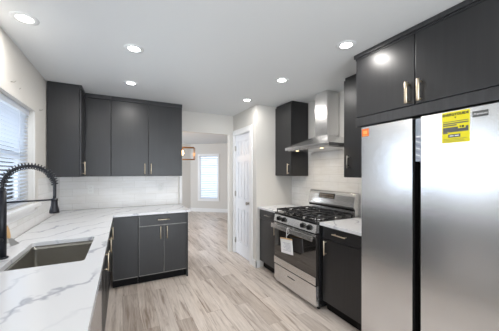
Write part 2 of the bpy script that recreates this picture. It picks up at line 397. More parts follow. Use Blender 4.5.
mb.box(cx0, XP-0.0005, 3.375, 3.462, 0, 2.16, T, 0.004).box(cx0, XP-0.0005, 4.062, 4.125, 0, 2.16, T, 0.004).box(cx0, XP-0.0005, 3.462, 4.062, 2.075, 2.16, T, 0.004)
mb.box(XP, XP+0.10, 3.465, 3.472, 0, 2.075, T).box(XP, XP+0.10, 4.053, 4.06, 0, 2.075, T).box(XP, XP+0.10, 3.472, 4.053, 2.068, 2.075, T)
struct('trim_1', mb)
struct('baseboard_pantry', MB().box(XP-0.016, XP-0.0005, YP-0.016, 3.374, 0, 0.10, T, 0.003).box(XP-0.016, 1.828, YP-0.016, YP-0.0005, 0, 0.10, T, 0.003))
struct('baseboard_left', MB().box(XL+0.0005, XL+0.016, YR, -0.75, 0, 0.10, T, 0.003))
struct('baseboard_right', MB().box(XR-0.016, XR-0.0005, YR, 0.30, 0, 0.10, T, 0.003))
# plain corner bead at the end of the back wall
struct('trim_2', MB().box(0.815, 0.858, YB-0.012, YB-0.0005, 0.92, 1.37, T, 0.002))

# outside the kitchen window
struct('ground', MB().box(-14, XL-0.16, -12, 16, -0.3, -0.12, M['grass']))
nb = thing('neighbour_house', 'pale blue neighbouring house seen through the kitchen window blind', 'house', (-6, 3.5, -0.12))
mb = MB().box(-8, -5.2, 1.0, 9.0, -0.12, 3.0, M['house'])
for k_ in range(20): mb.box(-5.2, -5.18, 1.0, 9.0, -0.1+k_*0.155, -0.1+k_*0.155+0.14, M['house'], 0.004)
mb.build('wall', nb)
mb = MB().prism([(-8.3, 2.98), (-4.9, 2.98), (-6.6, 4.2)], 'y', 0.8, 9.2, M['grey_metal']); mb.build('roof', nb)
for y in (2.4, 5.6):
    MB().box(-5.175, -5.14, y, y+0.9, 1.1, 2.3, M['trim'], 0.005).box(-5.14, -5.13, y+0.08, y+0.82, 1.18, 2.22, M['enamel']).build('window', nb)

# ------------------------------------------------------------ tile backsplashes (fixed to the walls)
def bs(name, mb, label): o = mb.build(name, kind='structure'); o['label'] = label
bs('trim_3', MB().box(XL+0.001, 0.790, YB-0.010, YB-0.0005, 0.917, 1.371, M['tile_x']), 'white tile backsplash on the back wall')
bs('trim_4', MB().box(XL+0.0005, XL+0.010, -0.7, YB-0.011, 0.917, WZ0-0.087, M['tile_y']).box(XL+0.0005, XL+0.010, WY1+0.102, YB-0.011, WZ0-0.087, 1.371, M['tile_y']), 'white tile backsplash under the kitchen window')
bs('trim_5', MB().box(XR-0.010, XR-0.0005, 1.42, 2.745, 0.917, 1.371, M['tile_y']).box(XR-0.010, XR-0.0005, 1.925, 2.85, 1.371, 1.84, M['tile_y']).box(XR-0.010, XR-0.0005, 2.745, YP-0.001, 0.917, 1.371, M['tile_y']), 'white tile backsplash behind the range')

# ------------------------------------------------------------ handles and doors
def pull(parent, p, axis, length, out, m=None, r=0.006, name='handle', so=0.032):
    """bar handle; p = centre on the door face, out = outward unit vector"""
    m = m or M['gold']; p = Vector(p); o_ = Vector(out); a = Vector({'x': (1, 0, 0), 'y': (0, 1, 0), 'z': (0, 0, 1)}[axis])
    mb = MB(); c = p+o_*so
    mb.tube([c-a*length/2, c-a*length*0.49, c+a*length*0.49, c+a*length/2], [r*0.8, r, r, r*0.8], m, 12)
    for s_ in (-1, 1):
        q = p+a*s_*(length/2-0.014); mb.tube([q, q+o_*so], r*0.8, m, 10)
    return mb.build(name, parent)
def front(parent, name, axis, pos, out, a0, a1, z0, z1, th=0.019, edge_glint=True, m=None):
    """slab door/drawer front. axis = plane normal; pos = outer face; out = +1/-1 outward direction"""
    m = m or M['cab']; mb = MB()
    lo, hi = (pos-th, pos) if out > 0 else (pos, pos+th)
    if axis == 'x': mb.box(lo, hi, a0, a1, z0, z1, m, 0.0035)
    else: mb.box(a0, a1, lo, hi, z0, z1, m, 0.0035)
    o = mb.build(name, parent)
    if edge_glint:
        e = MB(); w_ = 0.0045  # painted bevel highlight: thin pale strips along bottom and one side
        l2, h2 = (pos-th*0.6, pos+0.0012) if out > 0 else (pos-0.0012, pos+th*0.6)
        for q in ((a0, a1, z0-0.001, z0+w_), (a0, a0+w_*0.55, z0, z1)):
            if axis == 'x': e.box(l2, h2, *q, M['edge_glint'])
            else: e.box(q[0], q[1], l2, h2, q[2], q[3], M['edge_glint'])
        e.build('edge_highlight', o)
    return o

# ------------------------------------------------------------ upper cabinets, left and back
Z0U = 1.372; ZD = 2.385
def body(parent, b, m=None, name='cabinet_body'): return MB().box(*b, m or M['cabside'], 0.002).build(name, parent)
# corner cabinet on the left wall: end panel faces the camera, its narrow door faces the room
t = thing('wall_cabinet', 'black wall cabinet on the left wall in the corner beside the window', 'cabinet', (-0.6, 3.6, Z0U))
body(t, (XL+0.011, -0.452, 3.46, YB-0.011, Z0U, C-0.002), M['cab'])
d = front(t, 'door', 'x', -0.431, 1, 3.463, 3.755, Z0U+0.003, ZD, edge_glint=False)
pull(d, (-0.431, 3.50, 1.475), 'z', 0.15, (1, 0, 0))
MB().box(-0.450, -0.425, 3.455, 3.75, ZD+0.004, C-0.003, M['cabside'], 0.003).build('top_moulding', t)
# single-door cabinet
t = thing('wall_cabinet', 'narrow single-door black wall cabinet on the back wall next to the corner', 'cabinet', (-0.29, 3.93, Z0U), 'wall cabinets on the back wall')
body(t, (-0.450, -0.142, 3.792, YB-0.011, Z0U, C-0.002))
d = front(t, 'door', 'y', 3.77, -1, -0.426, -0.144, Z0U+0.003, ZD, edge_glint=False)
MB().box(-0.424, -0.142, 3.764, 3.791, ZD+0.004, C-0.003, M['cabside'], 0.003).build('top_moulding', t)
t = thing('wall_cabinet', 'wide two-door black wall cabinet with gold handles, above the drawer cabinet', 'cabinet', (0.32, 3.93, Z0U), 'wall cabinets on the back wall')
body(t, (-0.140, 0.790, 3.792, YB-0.011, Z0U, C-0.002))
d = front(t, 'door', 'y', 3.77, -1, -0.138, 0.317, Z0U+0.003, ZD, edge_glint=False); pull(d, (0.273, 3.77, 1.475), 'z', 0.15, (0, -1, 0))
d = front(t, 'door', 'y', 3.77, -1, 0.322, 0.788, Z0U+0.003, ZD, edge_glint=False); pull(d, (0.355, 3.77, 1.475), 'z', 0.15, (0, -1, 0))
MB().box(-0.140, 0.790, 3.764, 3.791, ZD+0.004, C-0.003, M['cabside'], 0.003).build('top_moulding', t)

# ------------------------------------------------------------ base cabinets, back run
ZC = 0.884
t = thing('base_cabinet', 'black corner base cabinet with a plain full-height front on the back wall', 'cabinet', (0.03, 3.7, 0))
body(t, (-0.112, 0.172, 3.441, YB-0.011, 0.10, ZC)); front(t, 'front_panel', 'y', 3.42, -1, -0.108, 0.168, 0.114, ZC-0.012)
MB().box(-0.112, 0.172, 3.49, 3.505, 0.0, 0.10, M['black']).build('toe_kick', t)
t = thing('base_cabinet', 'black base cabinet with one drawer over two doors, at the end of the back counter', 'cabinet', (0.49, 3.7, 0))
body(t, (0.174, 0.778, 3.441, YB-0.011, 0.10, ZC))
d = front(t, 'drawer', 'y', 3.42, -1, 0.182, 0.776, 0.738, ZC-0.012); pull(d, (0.476, 3.42, 0.812), 'x', 0.15, (0, -1, 0))
d = front(t, 'door', 'y', 3.42, -1, 0.182, 0.476, 0.114, 0.730); pull(d, (0.436, 3.42, 0.645), 'z', 0.16, (0, -1, 0))
d = front(t, 'door', 'y', 3.42, -1, 0.482, 0.776, 0.114, 0.730); pull(d, (0.518, 3.42, 0.645), 'z', 0.16, (0, -1, 0))
MB().box(0.174, 0.778, 3.49, 3.505, 0.0, 0.10, M['black']).build('toe_kick', t)
MB().box(0.779, 0.798, 3.425, YB-0.011, 0.0, ZC, M['cab'], 0.002).build('end_panel', t)

# ------------------------------------------------------------ base cabinets, left run
XD = -0.135
def left_base(label, y0, y1, doors, group=None, rng=None):
    t = thing('base_cabinet', label, 'cabinet', (-0.45, (y0+y1)/2, 0), group)
    mb = MB()  # open-topped carcass so that the sink can hang inside
    mb.box(XL+0.011, XD-0.021, y0, y0+0.018, 0.10, ZC, M['cabside']).box(XL+0.011, XD-0.021, y1-0.018, y1, 0.10, ZC, M['cabside'])
    mb.box(XL+0.011, XL+0.023, y0+0.018, y1-0.018, 0.10, ZC, M['cabside']).box(XL+0.023, XD-0.021, y0+0.018, y1-0.018, 0.10, 0.118, M['cabside'])
    mb.build('cabinet_body', t)
    for a, b_, hy in doors:
        d = front(t, 'door', 'x', XD, 1, a, b_, 0.114, ZC-0.012); pull(d, (XD, hy, 0.715), 'z', 0.145, (1, 0, 0))
    MB().box(XD-0.075, XD-0.06, y0, y1, 0, 0.10, M['black']).build('toe_kick', t)
left_base('black single-door base cabinet in the left run, nearest the back corner', 2.84, 3.432, [(2.844, 3.39, 3.30)])
left_base('black two-door sink base cabinet under the steel sink', 1.655, 2.836, [(1.66, 2.322, 2.275), (2.328, 2.832, 2.785)])
left_base('black base cabinet in the left run on the near side of the dishwasher', -0.6, 1.035, [(-0.595, 0.21, 0.17), (0.216, 1.03, 0.26)])
# dishwasher
t = thing('dishwasher', 'stainless steel dishwasher under the left counter, near the sink', 'dishwasher', (-0.43, 1.345, 0))
MB().box(XL+0.05, -0.145, 1.045, 1.645, 0.10, ZC-0.004, M['grey_metal'], 0.003).build('dishwasher_body', t)
mb = MB().box(-0.143, -0.108, 1.043, 1.647, 0.13, 0.852, M['fridge'], 0.006, 3); mb.build('door', t)
MB().box(-0.143, -0.112, 1.043, 1.647, 0.856, ZC-0.003, M['black'], 0.002).build('control_strip', t)
MB().box(-0.19, -0.175, 1.045, 1.645, 0.0, 0.10, M['black']).build('toe_kick', t)

# ------------------------------------------------------------ counters
SX0, SX1, SY0, SY1 = -0.585, -0.20, 1.73, 2.335
def slab_mesh(outline, hole=None, z0=0.885, z1=0.915, m=None, r=0.018):
    bm = bmesh.new()
    vs = [bm.verts.new((x, y, z1)) for x, y in outline]; es = [bm.edges.new((vs[i], vs[(i+1) % len(vs)])) for i in range(len(vs))]
    if hole:
        hv = [bm.verts.new((x, y, z1)) for x, y in hole]; es += [bm.edges.new((hv[i], hv[(i+1) % len(hv)])) for i in range(len(hv))]
    bmesh.ops.triangle_fill(bm, use_beauty=True, edges=es)
    bmesh.ops.recalc_face_normals(bm, faces=bm.faces)
    if sum(f.normal.z for f in bm.faces) < 0: bmesh.ops.reverse_faces(bm, faces=bm.faces)
    r_ = bmesh.ops.extrude_face_region(bm, geom=bm.faces[:])
    low = [g for g in r_['geom'] if isinstance(g, bmesh.types.BMVert)]
    for v in low: v.co.z = z0
    bmesh.ops.recalc_face_normals(bm, faces=bm.faces)
    ed = [e for e in bm.edges if len(e.link_faces) == 2 and e.calc_face_angle(0) > 1.2]
    bmesh.ops.bevel(bm, geom=ed, offset=0.0022, segments=2, profile=0.6, affect='EDGES')
    mb = MB(); mb._merge(bm, m or M['quartz']); return mb
def rrect(x0, x1, y0, y1, r, n=5):
    P = []
    for cx, cy, a in ((x1-r, y1-r, 0), (x0+r, y1-r, 90), (x0+r, y0+r, 180), (x1-r, y0+r, 270)):
        for i in range(n+1):
            q = math.radians(a+90*i/n); P.append((cx+r*math.cos(q), cy+r*math.sin(q)))
    return P
out = [(XL+0.012, -0.65), (-0.102, -0.65), (-0.102, 3.39), (0.82, 3.39), (0.82, YB-0.012), (XL+0.012, YB-0.012)]
mb = slab_mesh(out, rrect(SX0, SX1, SY0, SY1, 0.02))
mb.build('countertop', label='L-shaped white quartz countertop with grey veins, holding the sink', cat='countertop')
mb = slab_mesh([(1.80, 2.750), (XR-0.012, 2.750), (XR-0.012, YP-0.002), (1.80, YP-0.002)]); mb.build('countertop', label='small white quartz countertop piece left of the range, against the pantry wall', cat='countertop')
mb = slab_mesh([(1.80, 1.42), (XR-0.012, 1.42), (XR-0.012, 1.948), (1.80, 1.948)]); mb.build('countertop', label='white quartz countertop piece between the range and the refrigerator', cat='countertop')

# sink
t = thing('sink', 'undermount stainless steel sink set in the left countertop', 'sink', ((SX0+SX1)/2, (SY0+SY1)/2, 0.66))
bm = bmesh.new(); rings = []
prof = [(0.014, 0.884, 0.03), (0.002, 0.884, 0.022), (0.001, 0.86, 0.022), (-0.002, 0.70, 0.03), (-0.012, 0.678, 0.04), (-0.03, 0.668, 0.05)]
for off, z, r in prof: rings.append([bm.verts.new((x, y, z)) for x, y in rrect(SX0-off, SX1+off, SY0-off, SY1+off, r, 6)])
outer = [(0.014, 0.882, 0.03), (0.005, 0.882, 0.022), (0.004, 0.86, 0.022), (0.001, 0.70, 0.03), (-0.010, 0.674, 0.04), (-0.03, 0.664, 0.05)]
ro = [[bm.verts.new((x, y, z)) for x, y in rrect(SX0-off, SX1+off, SY0-off, SY1+off, r, 6)] for off, z, r in outer]
def bridge(A, B):
    n = len(A)
    for i in range(n): bm.faces.new((A[i], A[(i+1) % n], B[(i+1) % n], B[i]))
for a, b_ in zip(rings, rings[1:]): bridge(a, b_)
for a, b_ in zip(ro, ro[1:]): bridge(a, b_)
bridge(rings[0], ro[0]); bm.faces.new(rings[-1]); bm.faces.new(ro[-1])
bmesh.ops.recalc_face_normals(bm, faces=bm.faces)
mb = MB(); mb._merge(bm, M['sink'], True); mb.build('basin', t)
MB().cyl(((SX0+SX1)/2, (SY0+SY1)/2, 0.6705), 0.045, 0.004, 'z', M['steel'], 28, bev=0.001).cyl(((SX0+SX1)/2, (SY0+SY1)/2, 0.6735), 0.03, 0.003, 'z', M['black'], 24).build('drain', t)

# faucet
FX, FY = -0.640, 1.985
t = thing('faucet', 'tall matte black spring-neck kitchen faucet behind the sink', 'faucet', (FX, FY, 0.915))
MB().cyl((FX, FY, 0.920), 0.029, 0.010, 'z', M['matte_black'], 28, bev=0.002).cyl((FX, FY, 1.12), 0.0200, 0.40, 'z', M['matte_black'], 28, bev=0.002).cyl((FX, FY, 1.325), 0.0165, 0.02, 'z', M['matte_black'], 24).build('column', t)
R_ = 0.1255
def arc(u):   # from the column top over to the spray head
    a = PI*(1-u); return Vector((FX+R_+R_*math.cos(a), FY, 1.345+0.122*math.sin(a)))
path = [Vector((FX, FY, 1.32))]+[arc(i/24) for i in range(25)]+[Vector((FX+2*R_, FY, 1.29)), Vector((FX+2*R_-0.002, FY, 1.22))]
MB().tube(path, 0.009, M['matte_black'], 12).build('hose', t)
mb = MB(); pts = []; turns = 27; sp = 10
for i in range(turns*sp+1):
    u = i/(turns*sp); p = arc(u); q = (arc(min(u+0.01, 1))-arc(max(u-0.01, 0))).normalized(); s1 = Vector((0, 1, 0)); s2 = q.cross(s1).normalized()
    a = 2*PI*i/sp; pts.append(p+(s1*math.cos(a)+s2*math.sin(a))*0.0185)
mb.tube(pts, 0.0030, M['matte_black'], 6); mb.build('spring', t)
hx = FX+2*R_-0.002
MB().tube([(hx, FY, 1.262), (hx, FY, 1.25), (hx, FY, 1.215), (hx, FY, 1.185), (hx, FY, 1.168)], [0.011, 0.016, 0.019, 0.026, 0.027], M['matte_black'], 20).build('spray_head', t)
MB().tube([(FX, FY, 1.247), (hx-0.02, FY, 1.253)], 0.0055, M['matte_black'], 10).cyl((hx, FY, 1.253), 0.0195, 0.014, 'z', M['matte_black'], 20).build('support_arm', t)
MB().cyl((FX, FY-0.03, 1.03), 0.012, 0.03, 'y', M['matte_black'], 16).tube([(FX, FY-0.04, 1.03), (FX-0.005, FY-0.05, 1.09), (FX-0.008, FY-0.052, 1.12)], 0.005, M['matte_black'], 8).build('lever', t)

# scraper leaning on the backsplash
t = thing('scraper', 'small scraper with tan wooden handle and grey blade, standing behind the faucet', 'scraper', (-0.68, 2.272, 0.916))
MB().hexa([(-0.688, 2.267, 0.917), (-0.686, 2.267, 0.917), (-0.660, 2.337, 0.917), (-0.662, 2.337, 0.917)], [(-0.712, 2.287, 0.975), (-0.708, 2.287, 0.975), (-0.700, 2.309, 0.975), (-0.704, 2.309, 0.975)], M['blade']).build('blade', t)
MB().tube([(-0.705, 2.298, 0.968), (-0.709, 2.298, 0.985), (-0.717, 2.298, 1.03), (-0.722, 2.298, 1.055)], [0.009, 0.013, 0.014, 0.010], M['tan'], 14).build('handle', t)

# outlets
def outlet(x, label, group='wall outlets on the back tile'):
    t = thing('wall_outlet', label, 'wall outlet', (x, YB-0.012, 1.13), group)
    MB().box(x-0.036, x+0.036, YB-0.016, YB-0.0105, 1.13, 1.245, M['plastic'], 0.002).build('cover_plate', t)
    for z in (1.165, 1.21): MB().box(x-0.016, x+0.016, YB-0.018, YB-0.016, z-0.014, z+0.014, M['plastic'], 0.001).box(x-0.008, x-0.006, YB-0.0185, YB-0.018, z-0.005, z+0.006, M['ink']).box(x+0.006, x+0.008, YB-0.0185, YB-0.018, z-0.005, z+0.006, M['ink']).build('socket', t)
outlet(-0.40, 'white wall outlet on the back tile nearer the left corner'); outlet(0.53, 'white wall outlet on the back tile nearer the far room opening')

# curtain hooks left above the window
def hook(y, z, lab):
    mb = MB().tube([(XL, y, z), (XL+0.02, y, z), (XL+0.028, y+0.006, z+0.012)], 0.003, M['nickel'], 6)
    mb.build('wall_hook', label=lab, cat='hook', group='hooks above the kitchen window')
hook(2.50, 2.115, 'small wire hook on the left wall above the window casing')
hook(2.60, 2.09, 'second small wire hook on the left wall above the window casing, right of the first')
hook(3.22, 2.06, 'nail at the upper right corner of the kitchen window casing')

# ------------------------------------------------------------ right run: base cabinets
t = thing('base_cabinet', 'narrow black base cabinet left of the range beside the pantry wall', 'cabinet', (2.12, 3.0, 0))
body(t, (1.851, XR-0.011, 2.752, YP-0.002, 0.10, ZC))
d = front(t, 'drawer', 'x', 1.83, -1, 2.755, YP-0.006, 0.745, ZC-0.012, edge_glint=False); pull(d, (1.83, 2.99, 0.812), 'y', 0.15, (-1, 0, 0), M['nickel'])
d = front(t, 'door', 'x', 1.83, -1, 2.755, YP-0.006, 0.114, 0.738, edge_glint=False); pull(d, (1.83, 2.81, 0.66), 'z', 0.15, (-1, 0, 0))
MB().box(1.90, 1.915, 2.752, YP-0.002, 0, 0.10, M['black']).build('toe_kick', t)
t = thing('base_cabinet', 'black base cabinet with drawer and door between the range and the refrigerator', 'cabinet', (2.12, 1.7, 0))
body(t, (1.851, XR-0.011, 1.42, 1.946, 0.10, ZC))
d = front(t, 'drawer', 'x', 1.83, -1, 1.424, 1.935, 0.760, ZC-0.012, edge_glint=False); pull(d, (1.83, 1.70, 0.825), 'y', 0.16, (-1, 0, 0))
d = front(t, 'door', 'x', 1.83, -1, 1.424, 1.935, 0.114, 0.752, edge_glint=False); pull(d, (1.83, 1.885, 0.665), 'z', 0.145, (-1, 0, 0))
MB().box(1.90, 1.915, 1.42, 1.946, 0, 0.10, M['black']).build('toe_kick', t)

# ------------------------------------------------------------ right run: upper cabinets
t = thing('wall_cabinet', 'black wall cabinet with gold handle left of the range hood', 'cabinet', (2.27, 3.05, Z0U))
body(t, (2.131, XR-0.011, 2.853, YP-0.002, Z0U, C-0.002), M['cab'])
d = front(t, 'door', 'x', 2.11, -1, 2.855, YP-0.004, Z0U+0.003, 2.41, edge_glint=False); pull(d, (2.11, 2.90, 1.475), 'z', 0.15, (-1, 0, 0))
t = thing('wall_cabinet', 'black wall cabinet right of the range hood, tucked beside the cabinet over the refrigerator', 'cabinet', (2.27, 1.7, Z0U))
body(t, (2.131, XR-0.011, 1.515, 1.915, Z0U, C-0.002), M['cab'])
d = front(t, 'door', 'x', 2.11, -1, 1.517, 1.913, Z0U+0.003, 2.40, edge_glint=False); pull(d, (2.11, 1.845, 1.535), 'z', 0.13, (-1, 0, 0), M['nickel'])
# cabinet over the refrigerator
t = thing('wall_cabinet', 'deep two-door black cabinet with thick gold handles above the refrigerator', 'cabinet', (2.12, 0.98, 1.82))
body(t, (1.821, XR-0.011, 0.455, 1.507, 1.82, C-0.002))
MB().box(1.803, 1.8205, 0.455, 1.507, 1.82, 1.893, M['cabside'], 0.002).box(1.803, 1.8205, 0.455, 1.507, 2.392, C-0.002, M['cabside'], 0.002).build('face_frame', t)
MB().box(1.788, 1.803, 0.455, 1.512, 2.405, C-0.003, M['cabside'], 0.003).build('top_moulding', t)
for a, b_, hy in ((1.0155, 1.497, 1.055), (0.465, 1.0095, 0.975)):
    d = front(t, 'door', 'x', 1.80, -1, a, b_, 1.899, 2.388, edge_glint=False)
    pull(d, (1.80, hy, 1.985), 'z', 0.15, (-1, 0, 0), r=0.011, so=0.034)

# ------------------------------------------------------------ refrigerator
t = thing('refrigerator', 'large stainless steel side-by-side refrigerator under the deep black cabinet', 'refrigerator', (2.1, 0.96, 0))
MB().box(1.801, XR-0.03, 0.49, 1.4185, 0.02, 1.800, M['black'], 0.002).build('fridge_body', t)  # black colour carries the shade of the gaps around the body
MB().box(1.79, 1.8005, 0.51, 1.40, 0.02, 0.055, M['black']).build('base_grille', t)
def fdoor(y0, y1):
    mb = MB().box(1.742, 1.80, y0, y1, 0.06, 1.793, M['fridge'], 0.002, 2); return mb.build('door', t)
da = fdoor(0.996, 1.398); db = fdoor(0.495, 0.943)
MB().box(1.7425, 1.80, 0.982, 0.9955, 0.061, 1.785, M['black'], 0.001).build('door_edge', da)
MB().box(1.750, 1.80, 0.944, 0.981, 1.50, 1.785, M['film'], 0.003).box(1.7475, 1.7505, 0.948, 0.978, 1.66, 1.67, M['paper']).build('handle_recess', t)
MB().box(1.786, 1.80, 0.944, 0.981, 0.07, 1.50, M['glass_black'], 0.003).build('handle_recess', t)
# creased film hanging in the upper recess
mb = MB()
for k_ in range(7):
    zz = 1.51+k_*0.022; mb.hexa([(1.747, 0.948, zz), (1.749, 0.948, zz), (1.749, 0.978, zz+0.012), (1.747, 0.978, zz+0.012)], [(1.747, 0.948, zz+0.007), (1.749, 0.948, zz+0.007), (1.749, 0.978, zz+0.020), (1.747, 0.978, zz+0.020)], M['paper'] if k_ % 2 else M['print'])
mb.build('plastic_film', t)
XF = 1.742
def onface(y, z): # text faces -x; reading direction is -y
    return Matrix.Translation((XF-0.0022, y, z)) @ Matrix(((0, 0, -1, 0), (-1, 0, 0, 0), (0, 1, 0, 0), (0, 0, 0, 1)))
mb = MB(); y0, y1, z0, z1 = 0.684, 0.820, 1.604, 1.788; Y, K, O = M['yellow'], M['ink'], M['olive']
mb.box(XF-0.0015, XF-0.0002, y0, y1, z0, z1, Y); cy = (y0+y1)/2
mb.text('ENERGYGUIDE', 0.0195, onface(cy, z1-0.018), K, bold=0.0005)
def bar(a, b_, c_, d_, m, e=0.002): mb.box(XF-e, XF-0.0014, y1-(y1-y0)*b_, y1-(y1-y0)*a, z1-(z1-z0)*d_, z1-(z1-z0)*c_, m)
mb.hexa([(XF-0.002, cy-0.005, z1-0.033), (XF-0.002, cy+0.005, z1-0.033), (XF-0.0014, cy+0.005, z1-0.033), (XF-0.0014, cy-0.005, z1-0.033)], [(XF-0.002, cy-0.0003, z1-0.042), (XF-0.002, cy+0.0003, z1-0.042), (XF-0.0014, cy+0.0003, z1-0.042), (XF-0.0014, cy-0.0003, z1-0.042)], K)
bar(0.04, 0.96, 0.31, 0.33, O); bar(0.04, 0.96, 0.36, 0.40, O); bar(0.04, 0.55, 0.42, 0.46, O)
bar(0.04, 0.96, 0.50, 0.64, M['badge']); bar(0.04, 0.22, 0.64, 0.70, O); bar(0.60, 0.86, 0.46, 0.56, Y, 0.0025); bar(0.24, 0.96, 0.64, 0.665, O)
bar(0.66, 0.70, 0.48, 0.54, K, 0.003); bar(0.73, 0.81, 0.48, 0.54, K, 0.003)
bar(0.24, 0.68, 0.73, 0.83, M['badge']); bar(0.05, 0.9, 0.87, 0.88, O); bar(0.05, 0.8, 0.91, 0.92, O); bar(0.05, 0.85, 0.95, 0.96, O)
bar(0.29, 0.44, 0.765, 0.795, M['paper'], 0.003); bar(0.48, 0.63, 0.765, 0.795, M['paper'], 0.003)
e_ = mb.build('energy_label', db); e_['label'] = 'yellow energy guide label'
mb = MB().box(XF-0.002, XF-0.0002, 0.604, 0.672, 1.734, 1.767, M['badge'], 0.0008)
mb.text('Premium', 0.0165, onface(0.638, 1.7505), M['paper'], shear=0.3, bold=0, ext=0.001)
e_ = mb.build('brand_badge', db); e_['label'] = 'small dark grey badge'
mb = MB().box(XF-0.0015, XF-0.0002, 1.330, 1.392, 1.717, 1.778, M['orange']).box(XF-0.002, XF-0.0014, 1.343, 1.379, 1.735, 1.762, M['orange_light']).box(XF-0.002, XF-0.0014, 1.338, 1.384, 1.722, 1.727, M['orange_light'])
e_ = mb.build('sticker', da); e_['label'] = 'square orange sticker'

# ------------------------------------------------------------ range
ya, yb = 1.955, 2.742; st_ = M['steel']
t = thing('gas_range', 'stainless steel gas range with black cooktop and oven door', 'range', (2.1, 2.35, 0))
MB().box(1.80, 2.405, ya, yb, 0.03, 0.885, M['enamel'], 0.003).build('range_body', t)
MB().box(1.765, 2.33, ya, yb, 0.886, 0.916, M['enamel'], 0.006).build('cooktop', t)
mb = MB().prism([(1.800, 0.800), (1.752, 0.800), (1.770, 0.885), (1.800, 0.885)], 'y', ya+0.001, yb-0.001, st_)
cp = mb.build('control_panel', t)
for y in (2.625, 2.520, 2.160, 2.055):
    mb = MB().cyl((1.745, y, 0.846), 0.024, 0.030, 'x', M['black'], 24, bev=0.003).cyl((1.757, y, 0.846), 0.030, 0.008, 'x', M['enamel'], 24).box(1.722, 1.745, y-0.005, y+0.005, 0.826, 0.866, M['black'], 0.002); mb.build('knob', t)
od = MB().box(1.762, 1.799, ya+0.004, yb-0.004, 0.262, 0.785, M['glass_black'], 0.004).build('oven_door', t)
MB().box(1.755, 1.7615, ya+0.004, yb-0.004, 0.262, 0.345, st_, 0.002).build('lower_trim', od)
MB().box(1.755, 1.7615, ya+0.004, yb-0.004, 0.762, 0.785, st_, 0.002).build('upper_trim', od)
mb = MB().box(1.7605, 1.7618, ya+0.13, yb-0.13, 0.40, 0.70, M['grey_metal']); 
mb = MB().box(1.706, 1.722, ya+0.010, yb-0.003, 0.722, 0.775, st_, 0.006, 3)
mb.box(1.722, 1.757, ya+0.04, ya+0.075, 0.733, 0.757, st_, 0.003).box(1.722, 1.757, yb-0.07, yb-0.035, 0.733, 0.757, st_, 0.003)
mb.box(1.7052, 1.7065, ya+0.032, ya+0.040, 0.728, 0.752, M['ink']); mb.build('handle', od)
dr = MB().box(1.760, 1.799, ya+0.004, yb-0.004, 0.045, 0.250, st_, 0.004).build('storage_drawer', t)
MB().box(1.7585, 1.7602, 2.31, 2.45, 0.176, 0.186, M['black']).build('handle_slot', dr)
for x, y in ((1.83, ya+0.04), (1.83, yb-0.04), (2.36, ya+0.04), (2.36, yb-0.04)): MB().cyl((x, y, 0.0155), 0.018, 0.029, 'z', M['black'], 16).build('foot', t)
# backguard with a curved top
pts = [(2.405, 0.917), (2.340, 0.917), (2.340, 1.000), (2.318, 1.012), (2.316, 1.03), (2.326, 1.08), (2.342, 1.145), (2.356, 1.178), (2.372, 1.190), (2.405, 1.192)]
bgd = MB().prism(pts, 'y', ya+0.006, yb-0.004, st_, 0.003).build('backguard', t)
fx = lambda zz: 2.326+(zz-1.08)*(0.016/0.065)
mb = MB().hexa([(fx(1.095)-0.003, 2.265, 1.095), (fx(1.095)-0.003, 2.540, 1.095), (2.345, 2.540, 1.095), (2.345, 2.265, 1.095)], [(fx(1.158)-0.003, 2.265, 1.158), (fx(1.158)-0.003, 2.540, 1.158), (2.36, 2.540, 1.158), (2.36, 2.265, 1.158)], M['glass_black'])
for j in range(2):
    for i in range(6):
        y = 2.285+i*0.042; zz = 1.108+j*0.026; xx = fx(zz)-0.003
        mb.box(xx-0.0015, xx+0.004, y, y+0.022, zz, zz+0.007, M['digits'])
mb.build('display', bgd)
MB().box(2.322, 2.339, ya+0.02, yb-0.02, 0.985, 1.004, M['black']).build('vent', bgd)
# burners and grates
for i, (x, y, r) in enumerate(((1.90, 2.08, 0.045), (2.18, 2.08, 0.036), (1.90, 2.61, 0.040), (2.18, 2.61, 0.042), (2.04, 2.35, 0.05))):
    MB().cyl((x, y, 0.921), r+0.022, 0.010, 'z', M['steel'], 28, bev=0.002).cyl((x, y, 0.931), r+0.006, 0.012, 'z', M['steel'], 28, bev=0.002).cyl((x, y, 0.941), r, 0.010, 'z', M['iron'], 28, bev=0.003).build('burner', t)
for a, b_ in ((ya+0.02, ya+0.262), (ya+0.268, yb-0.268), (yb-0.262, yb-0.02)):
    mb = MB(); x0_, x1_ = 1.785, 2.315; I = M['iron']; zt, zb_ = 0.958, 0.942; q = 0.012
    mb.box(x0_, x0_+q, a, b_, zb_, zt, I, 0.003).box(x1_-q, x1_, a, b_, zb_, zt, I, 0.003).box(x0_, x1_, a, a+q, zb_, zt, I, 0.003).box(x0_, x1_, b_-q, b_, zb_, zt, I, 0.003)
    xm = (x0_+x1_)/2; ym = (a+b_)/2; mb.box(xm-q/2, xm+q/2, a, b_, zb_, zt, I, 0.003)
    for xc in ((x0_+xm)/2, (x1_+xm)/2):
        for s_ in (-1, 1):
            mb.box(xc-q/2, xc+q/2, min(ym+s_*0.03, ym+s_*(b_-a)/2), max(ym+s_*0.03, ym+s_*(b_-a)/2), zb_, zt+0.004, I, 0.003)
            mb.box(min(xc+s_*0.03, xc+s_*0.125), max(xc+s_*0.03, xc+s_*0.125), ym-q/2, ym+q/2, zb_, zt+0.004, I, 0.003)
    for x in (x0_+0.006, x1_-0.006):
        for y in (a+0.006, b_-0.006): mb.cyl((x, y, 0.929), 0.006, 0.026, 'z', I, 10)
    mb.build('grate', t)
